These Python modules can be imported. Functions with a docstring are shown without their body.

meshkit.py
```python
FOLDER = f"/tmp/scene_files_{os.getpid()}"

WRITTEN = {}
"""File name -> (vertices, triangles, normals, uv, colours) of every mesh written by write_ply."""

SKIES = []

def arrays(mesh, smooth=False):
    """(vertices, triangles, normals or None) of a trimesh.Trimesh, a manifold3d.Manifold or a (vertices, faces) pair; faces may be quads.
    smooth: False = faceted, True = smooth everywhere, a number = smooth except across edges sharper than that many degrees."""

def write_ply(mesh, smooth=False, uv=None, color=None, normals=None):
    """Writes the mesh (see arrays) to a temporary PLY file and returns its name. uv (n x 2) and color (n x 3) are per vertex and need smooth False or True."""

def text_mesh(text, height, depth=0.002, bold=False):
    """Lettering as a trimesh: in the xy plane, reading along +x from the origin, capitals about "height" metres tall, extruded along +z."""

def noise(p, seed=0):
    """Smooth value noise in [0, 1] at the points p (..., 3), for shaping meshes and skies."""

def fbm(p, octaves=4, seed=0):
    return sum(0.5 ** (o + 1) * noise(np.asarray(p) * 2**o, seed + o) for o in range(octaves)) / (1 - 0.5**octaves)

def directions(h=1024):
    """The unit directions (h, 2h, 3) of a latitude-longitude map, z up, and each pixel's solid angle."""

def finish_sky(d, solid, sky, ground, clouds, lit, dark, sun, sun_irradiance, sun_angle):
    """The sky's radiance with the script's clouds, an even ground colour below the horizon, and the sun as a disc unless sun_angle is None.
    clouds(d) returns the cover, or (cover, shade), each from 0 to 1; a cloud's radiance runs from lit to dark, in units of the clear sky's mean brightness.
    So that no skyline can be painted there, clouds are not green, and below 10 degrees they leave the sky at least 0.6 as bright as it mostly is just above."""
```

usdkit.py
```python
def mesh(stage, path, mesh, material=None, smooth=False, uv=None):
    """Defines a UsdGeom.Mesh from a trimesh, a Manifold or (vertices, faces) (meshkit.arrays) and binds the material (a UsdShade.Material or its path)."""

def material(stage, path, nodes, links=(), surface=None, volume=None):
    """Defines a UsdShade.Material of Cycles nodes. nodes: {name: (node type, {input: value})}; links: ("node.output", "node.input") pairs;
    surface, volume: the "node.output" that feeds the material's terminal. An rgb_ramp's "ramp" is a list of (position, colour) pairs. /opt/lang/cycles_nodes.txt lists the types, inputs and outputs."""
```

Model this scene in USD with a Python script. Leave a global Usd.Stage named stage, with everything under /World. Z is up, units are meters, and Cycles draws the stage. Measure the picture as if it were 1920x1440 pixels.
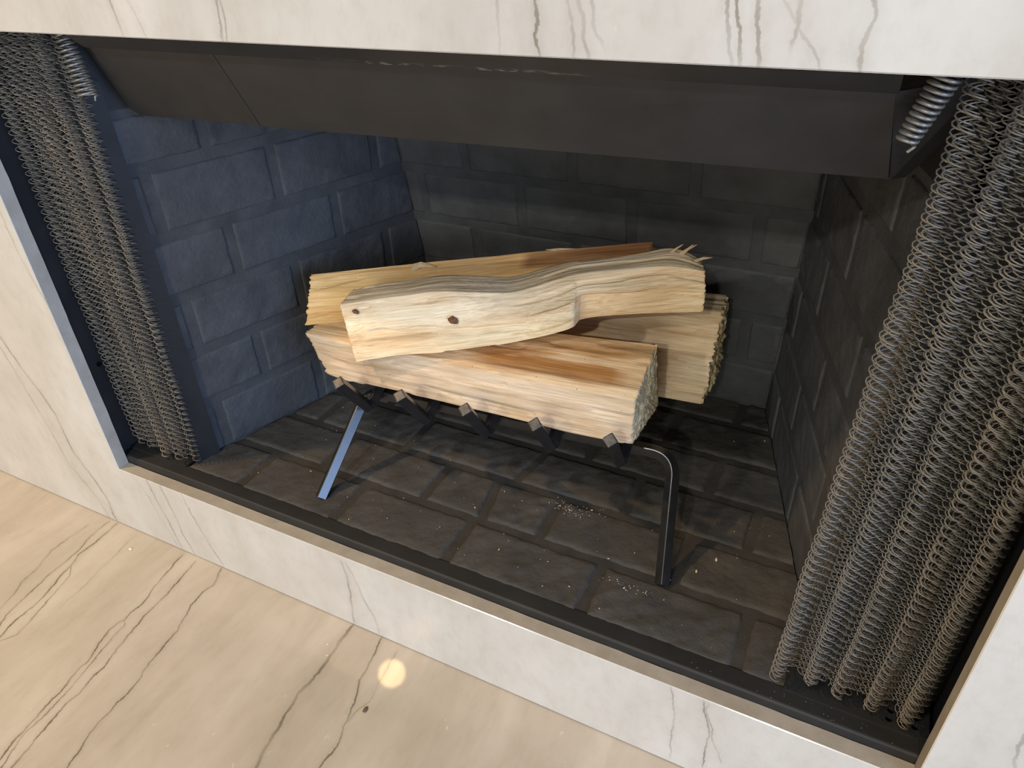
import math
import numpy as np, trimesh
import usdkit, meshkit
from meshkit import noise, fbm
from pxr import Usd, UsdGeom, UsdLux, UsdShade, Gf, Sdf, Vt

stage = Usd.Stage.CreateInMemory()
W = '/World'
UsdGeom.Xform.Define(stage, W)
UsdGeom.Scope.Define(stage, W + '/Looks')
A3 = lambda *a: np.array(a, float)

# ------------------------------------------------------------------ camera, light, exposure
cam = UsdGeom.Camera.Define(stage, W + '/camera')
CAM_R = A3(0.89380673, 0.4471874, -0.03365939)
CAM_U = A3(-0.22093317, 0.50441419, 0.83471843)
CAM_F = A3(-0.39025384, 0.73864048, -0.54964732)
CAM_P = (0.3570, -0.4352, 0.6327)
m = np.eye(4)
m[0, :3], m[1, :3], m[2, :3], m[3, :3] = CAM_R, CAM_U, -CAM_F, CAM_P
cam.AddTransformOp().Set(Gf.Matrix4d(m.tolist()))
cam.CreateHorizontalApertureAttr(36.0)
cam.CreateVerticalApertureAttr(27.0)
cam.CreateFocalLengthAttr(36.0 * 1345.2 / 1920)
cam.CreateClippingRangeAttr(Gf.Vec2f(0.02, 1000))
cam.CreateExposureAttr(0.0)

def aim(prim, pos, target):
    pos, target = A3(*pos), A3(*target)
    zc = pos - target; zc /= np.linalg.norm(zc)
    up = A3(0, 0, 1) if abs(zc[2]) < .98 else A3(0, 1, 0)
    xc = np.cross(up, zc); xc /= np.linalg.norm(xc); yc = np.cross(zc, xc)
    k = np.eye(4); k[0, :3], k[1, :3], k[2, :3], k[3, :3] = xc, yc, zc, pos
    UsdGeom.Xformable(prim).AddTransformOp().Set(Gf.Matrix4d(k.tolist()))

# the soft light of the room around the fireplace
dome = UsdLux.DomeLight.Define(stage, W + '/room_light')
dome.CreateColorAttr(Gf.Vec3f(1.0, .95, .88)); dome.CreateIntensityAttr(.01)
# daylight from a tall window on the right
win = UsdLux.RectLight.Define(stage, W + '/window_light')
win.CreateWidthAttr(1.5); win.CreateHeightAttr(1.7)
win.CreateColorAttr(Gf.Vec3f(.45, .66, 1.09)); win.CreateIntensityAttr(9.26)
aim(win, (2.9, -1.55, .75), (0.0, .15, .15))
# paler daylight from the far side of the room
wb = UsdLux.RectLight.Define(stage, W + '/window_light_001')
wb.CreateWidthAttr(2.6); wb.CreateHeightAttr(1.3)
wb.CreateColorAttr(Gf.Vec3f(.98, 1.0, .88)); wb.CreateIntensityAttr(5.45)
aim(wb, (.5, -5.2, 1.15), (0.0, 0.0, .3))
# round warm ceiling downlights
for i, p in enumerate([(-1.5, -.85, 2.3), (-.1, -1.15, 2.3), (.55, -3.5, 2.3), (-1.35, -3.4, 2.3)]):
    l = UsdLux.DiskLight.Define(stage, W + '/down_light' + ('_%03d' % i if i else ''))
    l.CreateRadiusAttr(.07); l.CreateColorAttr(Gf.Vec3f(*[(1.0, .695, .39), (1.0, .98, .93), (1.0, .98, .88), (1.0, .98, .88)][i])); l.CreateIntensityAttr([870, 250, 1130, 1130][i])
    aim(l, p, (p[0], p[1], 0))
# the narrow beam of one of them, a bright round spot on the hearth
sp = UsdLux.SphereLight.Define(stage, W + '/pin_spot')
sp.CreateRadiusAttr(.003); sp.CreateColorAttr(Gf.Vec3f(1.0, .75, .42)); sp.CreateIntensityAttr(1500000)
sa = UsdLux.ShapingAPI.Apply(sp.GetPrim()); sa.CreateShapingConeAngleAttr(.30); sa.CreateShapingConeSoftnessAttr(.0)
aim(sp, (1.22, -1.29, 2.3), (-.032, -.038, -.127))

# ------------------------------------------------------------------ helpers
used = {}
def numbered(parent, name):
    n = used.get((parent, name), 0); used[(parent, name)] = n + 1
    return '%s/%s' % (parent, name) + ('_%03d' % n if n else '')

def data(prim, **k):
    for a, b in k.items():
        if b: prim.SetCustomDataByKey(a, b)
    return prim

def thing(name, label=None, cat=None, group=None, loc=None, mat4=None, kind=None):
    x = UsdGeom.Xform.Define(stage, numbered(W, name))
    if mat4 is not None: x.AddTransformOp().Set(Gf.Matrix4d(np.asarray(mat4).tolist()))
    elif loc is not None: x.AddTranslateOp().Set(Gf.Vec3d(*map(float, loc)))
    data(x.GetPrim(), label=label, category=cat, group=group, kind=kind)
    return str(x.GetPath())

def obj(parent, name, mesh, mat, smooth=False, tone=None, wear=None, **k):
    p = numbered(parent, name)
    g = usdkit.mesh(stage, p, mesh, mat, smooth)
    if tone is not None:
        UsdGeom.PrimvarsAPI(g).CreatePrimvar('tone', Sdf.ValueTypeNames.Color3fArray, 'vertex').Set(Vt.Vec3fArray.FromNumpy(np.asarray(tone, np.float32)))
    data(g.GetPrim(), **k)
    return p

def box(x0, x1, y0, y1, z0, z1):
    b = trimesh.creation.box([x1 - x0, y1 - y0, z1 - z0]); b.apply_translation([(x0 + x1) / 2, (y0 + y1) / 2, (z0 + z1) / 2]); return b

def cat(ms): return trimesh.util.concatenate(ms)

def bevel_box(x0, x1, y0, y1, z0, z1, r):
    import manifold3d as m3
    pts = [[(x0 + r, x1 - r)[i], (y0 + r, y1 - r)[j], (z0 + r, z1 - r)[k]] for i in (0, 1) for j in (0, 1) for k in (0, 1)]
    s = m3.Manifold.sphere(r, 12)
    mm = m3.Manifold.batch_hull([s.translate(p) for p in pts]).to_mesh()
    return trimesh.Trimesh(mm.vert_properties[:, :3], mm.tri_verts)

def hull(pts): return trimesh.Trimesh(np.array(pts, float)).convex_hull if False else trimesh.convex.convex_hull(np.array(pts, float))

def sweep(path, prof, up=None, caps=True, frames=None):
    """Sweeps a closed 2-D profile along a polyline (n,3); frames: (n,3,3) rows side, up."""
    path = np.asarray(path, float); prof = np.asarray(prof, float); n, k = len(path), len(prof)
    t = np.gradient(path, axis=0); t /= np.linalg.norm(t, axis=1, keepdims=True)
    if up is None: up = A3(0, 0, 1)
    s = np.cross(t, np.broadcast_to(up, t.shape)); s /= np.linalg.norm(s, axis=1, keepdims=True)
    u = np.cross(s, t)
    v = (path[:, None] + prof[None, :, :1] * s[:, None] + prof[None, :, 1:] * u[:, None]).reshape(-1, 3)
    f = []
    for i in range(n - 1):
        for j in range(k):
            a, b, c, d = i * k + j, i * k + (j + 1) % k, (i + 1) * k + (j + 1) % k, (i + 1) * k + j
            f += [[a, b, c], [a, c, d]]
    if caps:
        for j in range(1, k - 1):
            f += [[0, j + 1, j], [(n - 1) * k, (n - 1) * k + j, (n - 1) * k + j + 1]]
    m = trimesh.Trimesh(v, np.array(f), process=False)
    if m.volume < 0: m.invert()
    return m

def wire(points, r, sides=4):
    p = np.asarray(points, float)
    t = np.gradient(p, axis=0); t /= np.linalg.norm(t, axis=1, keepdims=True) + 1e-12
    a = np.cross(t, A3(0, 0, 1)); bad = np.linalg.norm(a, axis=1) < .05
    a[bad] = np.cross(t[bad], A3(1, 0, 0)); a /= np.linalg.norm(a, axis=1, keepdims=True)
    b = np.cross(t, a); ang = (np.arange(sides) + .5) * 2 * np.pi / sides
    v = p[:, None] + r * (np.cos(ang)[None, :, None] * a[:, None] + np.sin(ang)[None, :, None] * b[:, None])
    i, j = np.meshgrid(np.arange(len(p) - 1), np.arange(sides), indexing='ij')
    q = np.stack([i * sides + j, i * sides + (j + 1) % sides, (i + 1) * sides + (j + 1) % sides, (i + 1) * sides + j], -1).reshape(-1, 4)
    return v.reshape(-1, 3), np.vstack([q[:, [0, 2, 1]], q[:, [0, 3, 2]]])

def arc_path(pts, radii, seg=7):
    """A polyline with its inner corners rounded."""
    pts = [np.asarray(p, float) for p in pts]; out = [pts[0]]
    for i in range(1, len(pts) - 1):
        a, b, c = pts[i - 1], pts[i], pts[i + 1]
        d0, d1 = (a - b) / np.linalg.norm(a - b), (c - b) / np.linalg.norm(c - b)
        h = math.acos(max(-1, min(1, d0 @ d1))) / 2
        L = radii[i - 1] / math.tan(h)
        p0, p1 = b + d0 * L, b + d1 * L
        for s in np.linspace(0, 1, seg):
            out.append((1 - s) ** 2 * p0 + 2 * s * (1 - s) * (b * .42 + (p0 + p1) / 2 * .58) + s * s * p1 if False else (1 - s) ** 2 * p0 + 2 * s * (1 - s) * b + s * s * p1)
    out.append(pts[-1])
    return np.array(out)

# ------------------------------------------------------------------ materials
def mat(name, nodes, links, surface): return usdkit.material(stage, W + '/Looks/' + name, nodes, links, surface=surface)

class G:
    """Collects the nodes and links of one material."""
    def __init__(self): self.n, self.l, self.k = {}, [], 0
    def add(self, kind, links=None, **inp):
        self.k += 1; name = 'n%d' % self.k; self.n[name] = (kind, inp)
        for inpname, src in (links or {}).items(): self.l.append((src, name + '.' + inpname))
        return name
    def math(self, op, a, b=None, c=None, clamp=False):
        inp, ln = {'math_type': op, 'use_clamp': clamp}, {}
        for key, x in (('value1', a), ('value2', b), ('value3', c)):
            if x is None: continue
            if isinstance(x, str): ln[key] = x
            else: inp[key] = float(x)
        return self.add('math', ln, **inp) + '.value'
    def ramp(self, fac, stops): return self.add('rgb_ramp', {'fac': fac}, ramp=stops) + '.color'
    def noise(self, vec, scale, detail=3, rough=.5, dist=0.0): return self.add('noise_texture', {'vector': vec} if vec else {}, scale=float(scale), detail=float(detail), roughness=float(rough), distortion=float(dist)) + '.fac'
    def mapping(self, vec, scale=(1, 1, 1), rot=(0, 0, 0), loc=(0, 0, 0)): return self.add('mapping', {'vector': vec}, scale=scale, rotation=rot, location=loc) + '.vector'
    def mixc(self, fac, a, b, mode='mix'):
        inp, ln = {'mix_type': mode}, {}
        for key, x in (('fac', fac), ('color1', a), ('color2', b)):
            if isinstance(x, str): ln[key] = x
            elif np.ndim(x): inp[key] = tuple(x)
            else: inp[key] = float(x)
        return self.add('mix', ln, **inp) + '.color'
    def bump(self, h, strength=.3, dist=.002): return self.add('bump', {'height': h}, strength=float(strength), distance=float(dist)) + '.normal'
    def done(self, name, surface): return mat(name, self.n, self.l, surface)

def painted(name, c0, c1, rough=.7, scale=40, bump=.35, bdist=.0012, spec=.4, metallic=0.0, speck=None, fine=260):
    g = G(); pos = g.add('geometry') + '.position'
    n = g.noise(pos, scale, 5, .6)
    col = g.ramp(n, [(.3, c0), (.7, c1)])
    if speck:
        s = g.noise(pos, 420, 2, .5)
        col = g.mixc(g.ramp(s, [(speck, (0, 0, 0)), (speck + .03, (.55, .55, .55))]), col, (.30, .27, .23))
    f = g.noise(pos, fine, 4, .65)
    p = g.add('principled_bsdf', {'base_color': col, 'normal': g.bump(f, bump, bdist)}, roughness=rough, specular_ior_level=spec, metallic=metallic)
    return g.done(name, p + '.BSDF')

M = {}
M['panel'] = painted('black_refractory_paint', (.060, .060, .062), (.098, .098, .101), .72, 18, .55, .0022, .35, fine=170)
M['joint'] = painted('black_mortar', (.058, .058, .060), (.088, .088, .090), .8, 30, .5, .0015, .3)
M['hearthbrick'] = painted('dusty_black_brick', (.052, .048, .043), (.088, .081, .073), .78, 16, .6, .002, .3, speck=.76, fine=150)
M['hearthjoint'] = painted('dusty_black_mortar', (.042, .038, .034), (.066, .060, .053), .85, 30, .5, .0015, .25)
M['blackmetal'] = painted('black_sheet_metal', (.016, .016, .017), (.028, .027, .027), .5, 22, .08, .0005, .5)
M['pan'] = painted('black_pan_metal', (.016, .0155, .015), (.028, .027, .0255), .55, 14, .12, .0006, .45, speck=.77)
M['iron'] = painted('black_iron_bar', (.012, .012, .013), (.022, .021, .021), .27, 60, .10, .0003, .9)
M['cutiron'] = painted('bare_cut_iron', (.055, .05, .046), (.14, .13, .12), .45, 150, .3, .0006, .5, metallic=.4)
M['spring'] = painted('dull_spring_steel', (.24, .23, .21), (.40, .38, .35), .35, 80, .1, .0004, .6, metallic=.5)
M['hole'] = painted('dark_cavity', (.004, .004, .004), (.006, .006, .006), .9, 20, .0, .001, .1)
M['chip'] = painted('pale_wood_chip', (.62, .44, .26), (.80, .64, .42), .7, 300, .2, .0005, .3)
M['crumb'] = painted('white_stone_crumb', (.75, .70, .60), (.88, .84, .76), .7, 300, .2, .0005, .3)
M['dust'] = painted('pale_sawdust', (.42, .36, .28), (.60, .54, .46), .8, 300, .2, .0005, .3)
M['seed'] = painted('dark_seed', (.05, .035, .02), (.22, .16, .09), .6, 500, .3, .0005, .3)
M['splinter'] = painted('torn_wood', (.60, .40, .21), (.78, .60, .38), .65, 160, .3, .0006, .3)

def lintel_mat():
    g = G(); pos = g.add('geometry') + '.position'
    col = g.ramp(g.noise(pos, 22, 4), [(.3, (.020, .020, .020)), (.7, (.034, .033, .033))])
    xyz = g.add('separate_xyz', {'vector': pos})
    lo = g.add('map_range', {'value': xyz + '.z'}, from_min=.5395, from_max=.5425, to_min=1.0, to_max=0.0, clamp=True) + '.result'
    xa = g.add('map_range', {'value': xyz + '.x'}, range_type='smoothstep', from_min=-.13, from_max=0.0, to_min=0.0, to_max=1.0, clamp=True) + '.result'
    xb = g.add('map_range', {'value': xyz + '.x'}, range_type='smoothstep', from_min=.11, from_max=.2, to_min=1.0, to_max=0.0, clamp=True) + '.result'
    n = g.noise(g.mapping(pos, (60, 60, 260)), 1.6, 5, .7)
    sc = g.ramp(n, [(.50, (0, 0, 0)), (.60, (1, 1, 1))])
    f = g.math('multiply', g.math('multiply', lo, xa), g.math('multiply', xb, sc + '' if False else g.add('rgb_to_bw', {'color': sc}) + '.val'))
    col = g.mixc(f, col, (.24, .22, .19))
    p = g.add('principled_bsdf', {'base_color': col}, roughness=.5, specular_ior_level=.5)
    return g.done('scuffed_black_metal', p + '.BSDF')
M['lintel'] = lintel_mat()

def curtain_mat():
    g = G(); pos = g.add('geometry') + '.position'
    z = g.add('separate_xyz', {'vector': pos}) + '.z'
    n = g.noise(pos, 35, 4, .6)
    base = g.ramp(n, [(.3, (.165, .150, .128)), (.7, (.265, .238, .197))])
    k = g.math('add', g.add('map_range', {'value': z}, from_min=.0, from_max=.09, to_min=.9, to_max=0.0, clamp=True) + '.result', g.math('multiply', g.math('subtract', n, .5), 1.2), None, True)
    base = g.mixc(g.math('multiply', k, .55), base, (.21, .125, .06))
    p = g.add('principled_bsdf', {'base_color': base}, roughness=.45, metallic=.25, specular_ior_level=.5)
    return g.done('woven_steel_wire', p + '.BSDF')
M['curtain'] = curtain_mat()

def wood_mat():
    g = G(); pos = g.add('texture_coordinate') + '.object'
    tone = g.add('attribute', {}, attribute='tone') + '.color'
    grain = g.noise(g.mapping(pos, (5, 150, 150)), 1.0, 4, .62, .4)
    fine = g.noise(g.mapping(pos, (22, 620, 620)), 1.0, 3, .6)
    blot = g.noise(g.mapping(pos, (10, 40, 40)), 1.0, 3, .5)
    col = g.mixc(1.0, tone, g.ramp(grain, [(.30, (.74, .66, .56)), (.42, (.95, .93, .90)), (.62, (1.05, 1.05, 1.04))]), 'multiply')
    col = g.mixc(1.0, col, g.ramp(fine, [(.3, (.80, .76, .70)), (.6, (1.04, 1.04, 1.04))]), 'multiply')
    col = g.mixc(1.0, col, g.ramp(blot, [(.3, (.88, .80, .70)), (.62, (1.05, 1.05, 1.05))]), 'multiply')
    sp = g.noise(pos, 330, 1, .4)
    col = g.mixc(g.add('rgb_to_bw', {'color': g.ramp(sp, [(.78, (0, 0, 0)), (.82, (.8, .8, .8))])}) + '.val', col, (.12, .07, .04))
    h = g.math('add', grain, g.math('multiply', fine, .7))
    p = g.add('principled_bsdf', {'base_color': col, 'normal': g.bump(h, .5, .0022)}, roughness=.62, specular_ior_level=.35)
    return g.done('split_softwood', p + '.BSDF')
M['wood'] = wood_mat()
M['knot'] = painted('brown_knot', (.10, .04, .02), (.30, .15, .07), .55, 260, .4, .001, .35)

VEINS = {'F1': [[-0.0026,-0.5626],[-0.0432,-0.5581],[-0.0716,-0.5592],[-0.0894,-0.549],[-0.1023,-0.5486],[-0.1248,-0.5399],[-0.1504,-0.5315],[-0.1704,-0.5302],[-0.1893,-0.5297],[-0.2071,-0.5245]],'F2': [[-0.0046,-0.5781],[-0.0384,-0.5764],[-0.0636,-0.5666],[-0.096,-0.5633],[-0.1124,-0.5634],[-0.153,-0.5564],[-0.185,-0.5511],[-0.1996,-0.5419]],'F3': [[-0.0249,-0.6004],[-0.0505,-0.6026],[-0.0828,-0.6034],[-0.1141,-0.5906],[-0.1411,-0.5861],[-0.1598,-0.5753],[-0.1832,-0.5679]],'F1b': [[-0.088,-0.5509],[-0.1043,-0.5343],[-0.1406,-0.5231],[-0.1747,-0.5126],[-0.1995,-0.5063],[-0.2153,-0.5171]],'F4': [[-0.0069,-0.4188],[-0.0441,-0.4113],[-0.0685,-0.4074],[-0.092,-0.3974],[-0.1121,-0.399],[-0.1235,-0.3972],[-0.1289,-0.4007],[-0.1451,-0.4018],[-0.1684,-0.3929],[-0.1847,-0.3856],[-0.1967,-0.3864],[-0.211,-0.3838],[-0.2297,-0.3784],[-0.2439,-0.3778],[-0.2621,-0.3738],[-0.2774,-0.3713],[-0.2928,-0.37],[-0.3128,-0.3626]],'F5': [[-0.1235,-0.3972],[-0.1277,-0.39],[-0.1523,-0.3865],[-0.1726,-0.3834],[-0.1801,-0.3795],[-0.1924,-0.3772],[-0.2113,-0.3744],[-0.2325,-0.3696],[-0.2595,-0.3668],[-0.2812,-0.3674],[-0.3021,-0.3595],[-0.3167,-0.3528]],'F6': [[-0.0076,-0.3913],[-0.0692,-0.3806],[-0.0936,-0.38],[-0.1302,-0.3738],[-0.1628,-0.3662],[-0.1841,-0.3596],[-0.1965,-0.36],[-0.2091,-0.3579],[-0.2221,-0.3558],[-0.2357,-0.3573],[-0.268,-0.3516],[-0.278,-0.3503],[-0.2963,-0.3446],[-0.3118,-0.3426]],'F7': [[-0.0017,-0.3476],[-0.0294,-0.3344],[-0.0469,-0.3391],[-0.0696,-0.3348],[-0.1048,-0.3197],[-0.129,-0.3164],[-0.1459,-0.314],[-0.1669,-0.311],[-0.1726,-0.306],[-0.1951,-0.302],[-0.2075,-0.3041],[-0.219,-0.3015],[-0.2337,-0.3018],[-0.2499,-0.2987],[-0.2669,-0.2913],[-0.2851,-0.2869]],'F8': [[-0.0005,-0.1182],[-0.0346,-0.1171],[-0.06,-0.1136],[-0.0867,-0.1138],[-0.1074,-0.1166],[-0.1362,-0.1115],[-0.1558,-0.1082],[-0.1721,-0.1065],[-0.1949,-0.0992]],'F9': [[-0.0008,-0.0729],[-0.0355,-0.065],[-0.0631,-0.0605],[-0.0884,-0.0493],[-0.1175,-0.0423],[-0.1337,-0.0357],[-0.1501,-0.0352],[-0.1654,-0.0374]],'F10': [[-0.0088,-0.0439],[-0.0553,-0.039],[-0.0793,-0.0332],[-0.0992,-0.0412],[-0.1126,-0.0423]],'F11': [[-0.007,-0.5159],[-0.0747,-0.5054],[-0.1056,-0.4985],[-0.1489,-0.4944]],'S1': [[0.1806,-0.6451],[0.1324,-0.6287],[0.1003,-0.6109],[0.0658,-0.5982],[-0.0011,-0.5983],[-0.0487,-0.5747],[-0.0868,-0.5636],[-0.1139,-0.569],[-0.1244,-0.5646]],'S1b': [[0.1619,-0.6581],[0.0996,-0.6465],[0.0429,-0.6344],[-0.0333,-0.625],[-0.0848,-0.5926],[-0.1281,-0.5822]],'J1': [[0.3603,-0.5129],[0.3281,-0.514],[0.3066,-0.5112],[0.2736,-0.5033]],'S2': [[-0.0044,-0.4438],[-0.0371,-0.4393],[-0.0697,-0.432],[-0.1051,-0.4283],[-0.1257,-0.4258]],'S3': [[-0.0046,-0.4179],[-0.0324,-0.4142],[-0.061,-0.4104],[-0.0869,-0.4103],[-0.1272,-0.3995]],'S4': [[-0.0037,-0.377],[-0.0285,-0.3738],[-0.0672,-0.3634],[-0.0961,-0.3537],[-0.1232,-0.3429]],'S5': [[-0.0017,-0.4713],[-0.0338,-0.457],[-0.0713,-0.4488],[-0.0988,-0.4387],[-0.1231,-0.4324]],'S6': [[-0.0082,-0.113],[-0.0327,-0.11],[-0.0635,-0.1104],[-0.0953,-0.1141],[-0.1221,-0.1159]],'S7': [[-0.0102,-0.1055],[-0.0277,-0.0994],[-0.0704,-0.089],[-0.0921,-0.079],[-0.1223,-0.0759]],'S8': [[-0.0018,0.2881],[-0.0447,0.2958],[-0.0788,0.2956],[-0.1193,0.2975]],'S9': [[-0.0031,0.3204],[-0.0181,0.3227],[-0.0459,0.3305],[-0.059,0.3305],[-0.0859,0.3304],[-0.11,0.3315]],'S10': [[-0.0023,0.3254],[-0.0155,0.3239],[-0.0417,0.3327],[-0.0546,0.3326],[-0.0703,0.3408],[-0.0894,0.3475]],'R1': [[0.1005,0.5494],[0.0884,0.5486],[0.0731,0.5519],[0.066,0.5554]],'H1': [[0.5884,0.1531],[0.5748,0.1547],[0.5686,0.1528],[0.558,0.1555]],'H2': [[0.5887,0.174],[0.5784,0.1758],[0.5582,0.1778]],'H3': [[0.5887,0.18],[0.5755,0.1846],[0.5709,0.183],[0.5583,0.1877]],'H4': [[0.5888,0.1889],[0.5801,0.1901],[0.5742,0.19],[0.5654,0.1976]],'H5': [[0.5896,0.265],[0.579,0.2664],[0.5577,0.2723]],'H6': [[0.5897,0.2703],[0.5791,0.2723],[0.5722,0.2755],[0.5576,0.2761]],'H7': [[0.5898,0.2818],[0.5765,0.2832],[0.5575,0.2867]],'H8': [[0.59,0.3021],[0.5783,0.3042],[0.5689,0.3016]],'H9': [[0.5771,0.3044],[0.5665,0.3135],[0.5579,0.3193]],'H10': [[0.5904,0.336],[0.5855,0.339],[0.5727,0.3353],[0.5572,0.3373]],'H11': [[0.5882,0.1274],[0.5809,0.1274],[0.5578,0.1278]],'H12': [[0.5844,-0.2233],[0.5742,-0.2209],[0.5574,-0.2195]],'H13': [[0.5857,-0.1063],[0.5744,-0.1076],[0.5573,-0.1098]],'H14': [[0.5857,-0.1026],[0.577,-0.1013],[0.5574,-0.1053]],'H15': [[0.5809,-0.2001],[0.5658,-0.1948],[0.5574,-0.1913]],}
# vein: half width (m), strength
VW = {'F1': (.0011, .75), 'F2': (.0009, .62), 'F3': (.0009, .45), 'F1b': (.0009, .5), 'F4': (.0010, .7), 'F5': (.0008, .55), 'F6': (.0010, .68), 'F7': (.0010, .72),
      'F8': (.0016, .62), 'F9': (.0009, .72), 'F10': (.0007, .3), 'F11': (.0007, .28),
      'S1': (.0014, .55), 'S1b': (.0010, .35), 'J1': (.0010, .3), 'S2': (.0009, .5), 'S3': (.0009, .5), 'S4': (.0008, .5), 'S5': (.0008, .25),
      'S6': (.0014, .45), 'S7': (.0008, .4), 'S8': (.0009, .38), 'S9': (.0009, .6), 'S10': (.0008, .4), 'R1': (.0012, .4),
      'H1': (.0010, .6), 'H2': (.0009, .3), 'H3': (.0012, .4), 'H4': (.0012, .35), 'H5': (.0010, .45), 'H6': (.0010, .55), 'H7': (.0010, .45),
      'H8': (.0012, .35), 'H9': (.0010, .3), 'H10': (.0012, .55), 'H11': (.0010, .25), 'H12': (.0011, .35), 'H13': (.0011, .4), 'H14': (.0011, .35), 'H15': (.0009, .2)}

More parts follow.
